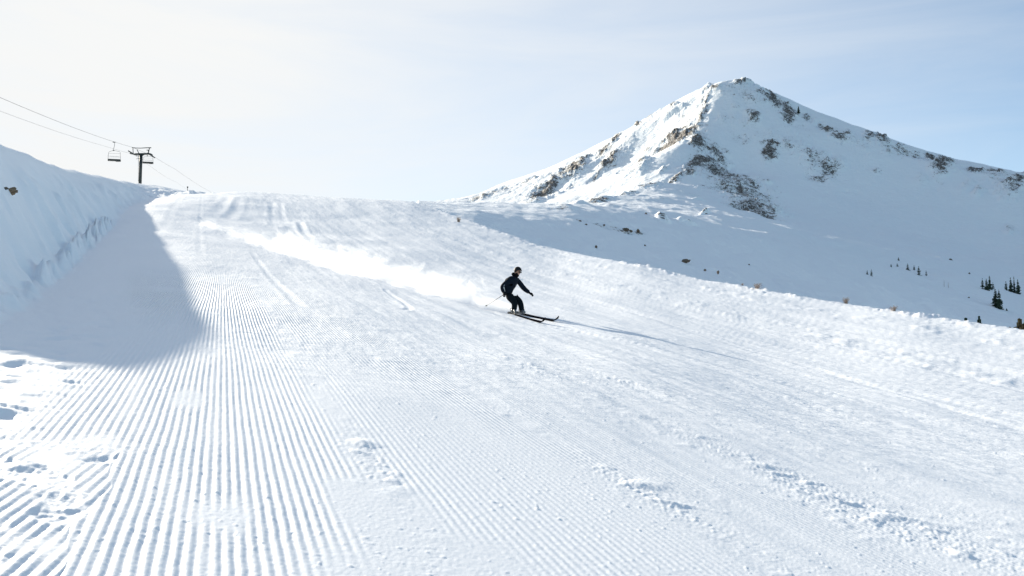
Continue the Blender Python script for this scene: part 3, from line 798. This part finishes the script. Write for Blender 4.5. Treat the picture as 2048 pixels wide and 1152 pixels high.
# ------------------------------------------------------------------ chairlift
RT = 200.0
def T(zx, zy, wv=0.0, rr=RT):
    p = at(180 + zx / 10.475, 270 + zy / 10.475, rr); p.y += wv; return p
gz = ground_z(*T(1050,1000).xy)
root = empty('chairlift_tower', (T(1050,1000).x, T(1050,1000).y, min(gz, T(1050,1000).z)), 'dark steel chairlift tower with a T shaped head standing behind the crest', 'chairlift tower')
def child(name, bm, mat, smooth=True, par=None):
    o = mesh_obj(name, bm, mat, smooth=smooth)
    o.parent = par or root; o.matrix_parent_inverse = Matrix.Translation(root.location).inverted()
    return o
bm = bmesh.new(); b0 = T(1050,1000); b0.z = min(gz, b0.z) - 2
tube(bm, [b0, T(1058,720), T(1072,400)], [.31, .29, .27], 16)
child('pole', bm, M_STEEL)
bm = bmesh.new()
beam(bm, T(930,404), T(1240,394), .45, .30); beam(bm, T(835,382), T(935,408), .35, .20); beam(bm, T(1000,398), T(1075,440), .2, .16); beam(bm, T(1150,398), T(1085,440), .2, .16)
tube(bm, [T(1235,388), T(1275,398), T(1308,420), T(1306,455)], [.12,.12,.11,.07], 8)
child('crossarm', bm, M_STEEL)
bm = bmesh.new()
tube(bm, [T(878,264), T(960,272), T(1060,275), T(1180,268), T(1284,267)], [.09,.07,.07,.08,.09], 8)
tube(bm, [T(898,268), T(906,392)], .07, 8); tube(bm, [T(1246,270), T(1232,340), T(1208,392)], [.08,.09,.14], 8)
tube(bm, [T(985,308), T(1030,392)], .07, 8)
child('lifting_frame', bm, M_STEEL)
def sheaves(cx, cy, n=5):
    s = child('sheave_assembly', (lambda b: (beam(b, T(cx, cy, -1.6), T(cx, cy, 1.6), .12, .20), b)[1])(bmesh.new()), M_STEEL)
    for k in range(n):
        b = bmesh.new(); c = T(cx, cy - 20, -1.5 + 3.0 * k / (n - 1))
        tube(b, [c + Vector((-.07,0,0)), c + Vector((.07,0,0))], .22, 14)
        child('sheave', b, M_STEEL, par=s)
sheaves(870, 372); sheaves(1300, 440)
bm = bmesh.new()
for k in range(16):
    z = 420 + k * 36; tube(bm, [T(1028,z,-.35), T(1046,z,-.35)], .02, 5)
tube(bm, [T(1028,410,-.35), T(1026,980,-.35)], .025, 5); tube(bm, [T(1046,410,-.35), T(1044,980,-.35)], .025, 5)
tube(bm, [T(960,432), T(1045,446)], .05, 5); tube(bm, [T(968,502), T(1045,488)], .04, 5)
child('ladder', bm, M_STEEL)

def rope(pts, label, rad=.035):
    W = [at(*p) for p in pts]; Q = []
    for i in range(len(W) - 1):
        for k in range(12):
            t = k / 12; q = W[i].lerp(W[i + 1], t); L = (W[i + 1] - W[i]).length
            q.z -= 4 * (L / 90) ** 2 * .35 * t * (1 - t); Q.append(q)
    Q.append(W[-1]); bm = bmesh.new(); tube(bm, Q, rad, 6)
    return tag(mesh_obj('haul_rope', bm, M_ROPE), label, 'cable', 'ropes of the chairlift'), Q
ropeA, QA = rope([(-420,35,78),(0,195,112),(263,294,198),(306,312,206),(350,338,250),(430,388,340)], 'upper steel rope of the chairlift running down over the tower head', .025)
ropeB, QB = rope([(-420,125,82),(0,222,115),(205,291,176),(268,309,200),(314,342,232),(352,364,300),(380,382,340)], 'lower fainter steel rope of the chairlift passing behind the first chair', .017)

def chair(frame, label):
    """frame: function mapping chair coordinates (picture zoom px) to the world"""
    f = frame; top = f(505, 155)
    e = empty('lift_chair', top, label, 'lift chair', 'chairs hanging on the chairlift')
    def ch(name, bm, mat, par=None, smooth=True):
        o = mesh_obj(name, bm, mat, smooth=smooth); o.parent = par or e
        o.matrix_parent_inverse = Matrix.Translation(e.location).inverted(); return o
    b = bmesh.new(); box(b, f(505,150), (.5, .12, .14), None, .03); ch('grip', b, M_STEEL)
    b = bmesh.new(); tube(b, [f(518,152), f(514,220), f(492,300), f(495,328)], .036, 8); box(b, f(495,325), (.28, .12, .14), None, .03); ch('hanger', b, M_STEEL)
    b = bmesh.new(); tube(b, [f(378,500), f(388,372), f(402,352), f(440,336), f(495,326), f(560,334), f(622,352), f(635,368), f(640,515)], .026, 8); ch('frame', b, M_STEEL)
    b = bmesh.new()
    for zz in (382, 440, 462): tube(b, [f(388,zz-2,.1), f(510,zz+2,.1), f(636,zz+8,.1)], .010 if zz > 400 else .016, 5)
    ch('backrest', b, M_STEEL)
    b = bmesh.new(); beam(b, f(372,522,-.05), f(642,534,-.05), .55, .34, .08); box(b, f(595,540,-.15), (.85,.5,.38), None, .08); ch('seat', b, M_SEAT)
    b = bmesh.new(); tube(b, [f(386,420,-.1), f(388,450,-.45), f(510,462,-.5), f(630,466,-.45), f(636,430,-.1)], .014, 6); ch('safety_bar', b, M_STEEL)
    return e
chair(lambda x, y, w=0: T(x, y, w, 188), 'empty lift chair hanging left of the tower against the sky')
chair(lambda x, y, w=0: T(1213 + (x - 508) * .83, 583 + (y - 530) * .70, w, 214), 'empty lift chair half hidden behind the tower pole')
# slim marker post on the crest
mp = ground_hit(375, 380, 60, 170)
bm = bmesh.new(); tube(bm, [mp - Vector((0,0,.3)), mp + Vector((0,0,.35))], .04, 8); box(bm, mp + Vector((0,0,.42)), (.2, .1, .2), None, .03)
tag(mesh_obj('marker_post', bm, M_STEEL), 'tiny dark marker post on the crest right of the tower', 'post')

# ------------------------------------------------------------------ trees
def conifer(p, h, w, label, seed, mat=None, bare=False, lean=0.0, group='spruces on the shaded slope'):
    rng = random.Random(seed)
    e = empty('spruce_tree' if not bare else 'bare_tree', p, label, 'tree', group)
    bm = bmesh.new(); tube(bm, [(0,0,-1.0), (lean*h*.3,0,h*.4), (lean*h,0,h*.97)], [h*.022+.03, h*.014+.02, .01], 7)
    o = mesh_obj('trunk', bm, M_FROST if bare else M_BARK, e)
    bm = bmesh.new()
    nl = max(10, int(h * 2.6)) if not bare else 12
    for i in range(nl):
        t = (i + rng.random() * .8) / nl
        z = h * (.04 + .95 * t); R0 = w * .5 * ((1 - t) ** .8) * rng.uniform(.7, 1.15) + .05
        nb = max(4, int((11 if not bare else 5) * (1 - t * .5)))
        a0 = rng.random() * 6.3
        for k in range(nb):
            a = a0 + 2 * math.pi * k / nb + rng.uniform(-.3, .3); Rb = R0 * rng.uniform(.6, 1.15)
            if rng.random() < .10: continue
            ca, sa = math.cos(a), math.sin(a); dr = -Rb * rng.uniform(.15, .6)
            base_ = Vector((lean * z, 0, z)); tip = base_ + Vector((ca * Rb, sa * Rb, dr)); n = Vector((-sa, ca, 0))
            if bare:
                wv = .03 + .01 * h
                vs = [bm.verts.new(base_ + n * wv * .4), bm.verts.new(base_ - n * wv * .4), bm.verts.new(tip + Vector((0,0,Rb)))]; bm.faces.new(vs)
                continue
            segs = 4; prev = None
            for j in range(segs + 1):
                q = j / segs; c = base_.lerp(tip, q) + Vector((0,0,-.12 * Rb * math.sin(q * 3.1)))
                ww = Rb * .26 * math.sin(math.pi * min(1, q * .85 + .12)) * rng.uniform(.6, 1.3)
                hang = Vector((0,0,-h * .035 * rng.uniform(.3, 1.5)))
                ring = (bm.verts.new(c + n * ww + hang), bm.verts.new(c + Vector((0,0,.04))), bm.verts.new(c - n * ww + hang))
                if prev:
                    bm.faces.new((prev[0], ring[0], ring[1], prev[1])); bm.faces.new((prev[1], ring[1], ring[2], prev[2]))
                prev = ring
    mesh_obj('crown', bm, mat or (M_FROST if bare else M_TREE), e, smooth=False)
    return e
TREES = [ # zoom x, zoom y of the foot, height, width, label
 (303,385,52,22,'small dark spruce, left one of the leftmost pair on the shaded slope'),
 (351,402,78,28,'taller dark spruce, right one of the leftmost pair on the shaded slope'),
 (569,302,36,20,'tiny spruce at the left end of the middle row of trees'),
 (652,230,38,26,'highest tiny spruce, standing above the middle row of trees'),
 (638,297,38,24,'tiny spruce just below the highest one'),
 (754,335,74,46,'stout rounded spruce in the middle row, left of the widest pair'),
 (825,335,52,28,'slim short spruce touching the left side of a bigger one'),
 (878,392,98,56,'tallest spruce of the middle row, broad at its foot'),
 (960,397,60,24,'narrow spruce at the right end of the middle row'),
 (1588,547,118,42,'left spruce of the dense clump below the right rock band'),
 (1633,560,124,60,'middle spruce of the dense clump, leaning in with its neighbour'),
 (1668,552,146,54,'tallest pointed spruce of the dense clump'),
 (1704,548,76,34,'short spruce at the right end of the dense clump'),
 (1850,560,98,44,'leftmost spruce of the far right cluster'),
 (1903,578,152,54,'tall dark spruce second from left in the far right cluster'),
 (1942,592,174,26,'thin sparse spire in the far right cluster'),
 (1984,602,152,56,'thick round topped spruce at the right end of the far right cluster'),
 (1735,745,190,100,'largest broad spruce below the dense clump, with snow on its boughs'),
 (1776,768,200,78,'second spruce grown into the right side of the largest one'),
 (1855,788,26,22,'tiny sapling right of the largest spruce'),
]
for i, (zx, zy, zh, zw, lab) in enumerate(TREES):
    p, r = mtn_place(1680 + zx / 5.565, 480 + zy / 5.565); k = r / F / 5.565
    conifer(p, zh * k, zw * k * 1.1, lab, 50 + i)
for i, (zx, zy, zh, zw, lab) in enumerate([(1160,522,78,40,'pale frosted bare tree, taller one of the pinkish pair'),(1208,532,62,44,'pale frosted bare tree, shorter one of the pinkish pair')]):
    p, r = mtn_place(1680 + zx / 5.565, 480 + zy / 5.565); k = r / F / 5.565
    conifer(p, zh * k, zw * k, lab, 90 + i, bare=True, group='frosted bare trees')
for i, (zx, ztop, zw, rr, vis, mat, lab) in enumerate([
    (1398,825,70,165,90,None,'rounded spruce top peeping over the piste edge, left of two'),
    (1546,810,62,165,120,None,'upright spruce top peeping over the piste edge, right of two'),
    (1992,820,120,120,180,M_TREEB,'brownish sunlit spruce standing just behind the piste edge at the right'),
    (2046,888,80,118,110,M_TREEB,'brownish sunlit spruce cut by the right side of the picture'),
    (1886,935,50,130,60,M_TREEB,'low brownish sapling just left of the brownish sunlit spruce')]):
    top = at(1680 + zx / 5.565, 480 + ztop / 5.565, rr)
    zg = ground_z(top.x, top.y); h = top.z - zg
    conifer(Vector((top.x, top.y, zg)), h, min(zw * rr / F / 5.565 * 1.3 * max(1, h / (vis * rr / F / 5.565)) ** .9, h * .75), lab, 120 + i, mat, group='spruces behind the piste edge')
# lone tree on the skyline ridge
p, r = mtn_place(1597, 226); conifer(p, 15 * r / F, 8 * r / F, 'lone dark tree high on the right ridge near the summit', 140, group='trees near the summit')

# ------------------------------------------------------------------ rocks and dry bushes
M_ROCK = plain('brown rock', (.13, .105, .085), .85, .45, 2.0, bumpd=.05)
M_ROCKS = plain('tan rock', (.24, .17, .11), .85, .4, 3.0, bumpd=.03)
def rock(p, w, h, label, seed, mat=M_ROCK, flat=.7, group='rocks on the shaded slope'):
    bm = bmesh.new(); bmesh.ops.create_icosphere(bm, subdivisions=4, radius=1)
    co = np.array([v.co[:] for v in bm.verts])
    n = fbm(co[:, 0] * 1.3 + seed * 3.3, co[:, 1] * 1.3 + co[:, 2] * 1.1, 4, seed, .6)
    n2 = np.abs(fbm(co[:, 0] * 3 + seed, co[:, 2] * 3 + co[:, 1] * 1.7, 3, seed + 5))
    for v, a, b in zip(bm.verts, n, n2):
        s = 1 + .45 * a - .25 * b
        v.co = Vector((v.co.x * s * w / 2, v.co.y * s * w / 2 * flat, v.co.z * s * h / 2 + h * .15))
    o = mesh_obj('rock', bm, mat, smooth=False); o.location = p; o.rotation_euler = (0, R(12), seed)
    return tag(o, label, 'rock', group)
RK = [(1160,443,7,4,'small dark rock at the left start of the row under the shoulder'),(1172,450,6,4,'tiny dark rock just below the first one of the row'),
 (1208,451,6,4,'flat dark rock in the middle of the row under the shoulder'),(1252,460,12,6,'largest dark rock of the row under the shoulder'),(1262,463,8,5,'dark rock touching the right of the largest one in the row'),
 (1276,463,9,7,'angular dark rock at the right end of the row under the shoulder'),(1328,442,14,7,'brownish boulder half buried, above and right of the row'),(1380,450,8,3,'thin reddish rock lying flat right of the brownish boulder'),
 (1292,428,7,4,'pale grey stone above the row of dark rocks'),(1411,428,8,3,'flat grey stone high on the shaded slope'),(1192,496,6,8,'upright dark stone just above the piste edge, left'),
 (1290,492,5,4,'small grey stone alone in the shade below the row'),(1369,525,20,9,'big snow capped dark boulder just above the piste edge'),(1410,541,6,4,'small round stone right of the big snow capped boulder'),
 (1436,546,6,7,'dark upright stone near the piste edge'),(1498,530,4,3,'speck sized stone farther right in open shade'),(1901,520,6,4,'small dark stone above the far right trees'),(1939,548,4,4,'speck sized stone left of the dense clump'),(1938,596,4,3,'speck sized stone left of the largest spruce')]
for i, (px, py, w_, h_, lab) in enumerate(RK):
    p, r = mtn_place(px, py)
    q = ground_hit(px, py, 30, 330); qq = math.hypot(q.x, q.y)
    if abs(H + (ray(px, py)[2] / math.hypot(*ray(px, py)[:2])) * qq - ground_z(q.x, q.y)) < .6 and qq < r: p, r = q, qq
    rock(p, w_ * r / F, h_ * r / F, lab, 3 + i)
p = ground_hit(21, 386, 12, 60); r = math.hypot(p.x, p.y)
rock(p, 24 * r / F, 13 * r / F, 'tan rock sticking out of the snow bank at the left side', 41, M_ROCKS, group='rocks in the left bank')
p = ground_hit(11, 378, 12, 60); r = math.hypot(p.x, p.y)
rock(p, 9 * r / F, 5 * r / F, 'small dark rock beside the tan one in the left bank', 42, M_ROCK, group='rocks in the left bank')
def bush(p, w, h, label, seed, n=40, mat=None):
    rng = random.Random(seed); bm = bmesh.new()
    for k in range(n):
        a = rng.random() * 6.3; tl = rng.uniform(.1, 1.0); L = h * rng.uniform(.5, 1.1)
        b = Vector((rng.gauss(0, .12) * w, rng.gauss(0, .12) * w, -.05)); m = b + Vector((math.cos(a) * tl * w * .25, math.sin(a) * tl * w * .25, L * .6))
        e = m + Vector((math.cos(a) * tl * w * .3, math.sin(a) * tl * w * .3, L * .4 * rng.uniform(-.2, 1)))
        tube(bm, [b, m, e], [h * .02, h * .015, h * .008], 4)
        tube(bm, [m, m + Vector((rng.gauss(0, .15) * w, rng.gauss(0, .15) * w, L * .3))], [h * .014, h * .006], 4)
    o = mesh_obj('dry_bush', bm, mat or M_TWIG, smooth=False); o.location = p
    return tag(o, label, 'bush', 'dry bushes along the piste edge')
for i, (px, py, w_, h_, lab) in enumerate([(917,444,13,12,'dry tan bush poking from the piste edge near its upper end'),(1516,577,22,14,'tan bush on the middle of the piste edge with snow at its foot'),
    (1485,569,8,5,'tiny dry tuft left of the tan bush on the edge'),(1692,606,12,14,'thin grey twigs rising from the piste edge'),(1788,622,14,13,'reddish dry bush on the right part of the piste edge')]):
    p = ground_hit(px, py, 25, 140); r = math.hypot(p.x, p.y)
    bush(p, w_ * r / F, h_ * r / F, lab, 200 + i)

# ------------------------------------------------------------------ powder spray
A0 = ground_hit(1046, 633, 20, 45); B0 = ground_hit(395, 446, 60, 110)
A2 = Vector((A0.x, A0.y)); B2 = Vector((B0.x, B0.y)); LEN = (B2 - A2).length; U = (B2 - A2) / LEN; ANG = math.atan2(U.y, U.x)
ts = np.linspace(0, LEN, 60); zs = piste_base(A2.x + U.x * ts, A2.y + U.y * ts) - A0.z
c3, c2, c1, c0 = np.polyfit(ts, zs, 3)
def hx(t):   # half width / height of the cloud
    return .2 + 1.4 * float(sstep(-.3, 4.5, np.array(t))) * (1 - .25 * float(sstep(20, LEN, np.array(t))))
bm = bmesh.new(); rings = []
n = 60
for i in range(n + 1):
    t = LEN * i / n; hh = hx(t) * 1.35; z0 = float(np.polyval([c3, c2, c1, c0], t)); ww = hh * 1.25
    rings.append([bm.verts.new((t, -.2 * 0 + ww * math.cos(q), z0 - .1 + (hh * 1.1 * math.sin(q) if math.sin(q) > 0 else .25 * math.sin(q)))) for q in [2 * math.pi * k / 16 for k in range(16)]])
for ra, rb in zip(rings[:-1], rings[1:]):
    for k in range(16): bm.faces.new((ra[k], rb[k], rb[(k+1) % 16], ra[(k+1) % 16]))
bm.faces.new(rings[0]); bm.faces.new(rings[-1][::-1])
bmesh.ops.recalc_face_normals(bm, faces=bm.faces)
m = bpy.data.materials.new('powder spray'); m.use_nodes = True; t = NT(m); t.n.clear()
oc = t.node('ShaderNodeTexCoord').outputs['Object']; sp = t.node('ShaderNodeSeparateXYZ'); t.l.new(oc, sp.inputs[0])
x_, y_, z_ = sp.outputs
z0 = t.math('ADD', t.math('MULTIPLY', t.math('ADD', t.math('MULTIPLY', t.math('ADD', t.math('MULTIPLY', x_, float(c3)), float(c2)), x_), float(c1)), x_), float(c0))
hgt = t.math('SUBTRACT', z_, z0)
hh = t.math('ADD', t.math('MULTIPLY', t.ramp(x_, -.3, 4.5), 1.4), .2)
hh = t.math('MULTIPLY', hh, t.math('SUBTRACT', 1.0, t.math('MULTIPLY', t.ramp(x_, 20, LEN), .25)))
nn = t.noise(t.mapping(oc, (.75, 1.0, 1.1)), 1.25, 8, .68, .9)
n2 = t.noise(t.mapping(oc, (.16, .3, .3)), 1.0, 2, .5)
dz_ = t.math('DIVIDE', hgt, hh); dy_ = t.math('DIVIDE', y_, t.math('MULTIPLY', hh, 1.1))
rad = t.math('SQRT', t.math('ADD', t.math('MULTIPLY', dz_, dz_), t.math('MULTIPLY', dy_, dy_)))
f = t.math('SUBTRACT', t.math('ADD', t.math('MULTIPLY', nn, 5.6), t.math('MULTIPLY', n2, 2.2)), t.math('ADD', t.math('MULTIPLY', rad, 1.9), t.math('SUBTRACT', 2.85, t.math('MULTIPLY', t.ramp(x_, 5, 0), .25))))
f = t.ramp(f, 0.0, 1.9)
fade = t.ramp(x_, LEN * .78, LEN * .22)
fade = t.math('MULTIPLY', t.math('ADD', t.math('MULTIPLY', fade, .88), .12), t.ramp(x_, LEN, LEN - 3))
dn = t.math('MULTIPLY', t.math('MULTIPLY', f, fade), 1.5)
pv = t.node('ShaderNodeVolumePrincipled'); pv.inputs['Color'].default_value = (.98, .985, .99, 1); pv.inputs['Anisotropy'].default_value = .35
t.l.new(dn, pv.inputs['Density']); mo = t.node('ShaderNodeOutputMaterial'); t.l.new(pv.outputs[0], mo.inputs['Volume'])
sprayo = mesh_obj('snow_spray', bm, m); sprayo.location = A0; sprayo.rotation_euler = (0, 0, ANG)
tag(sprayo, 'white powder snow spray drifting behind the skier', kind='stuff')
SC.cycles.volume_step_rate = .12; SC.cycles.volume_max_steps = 256
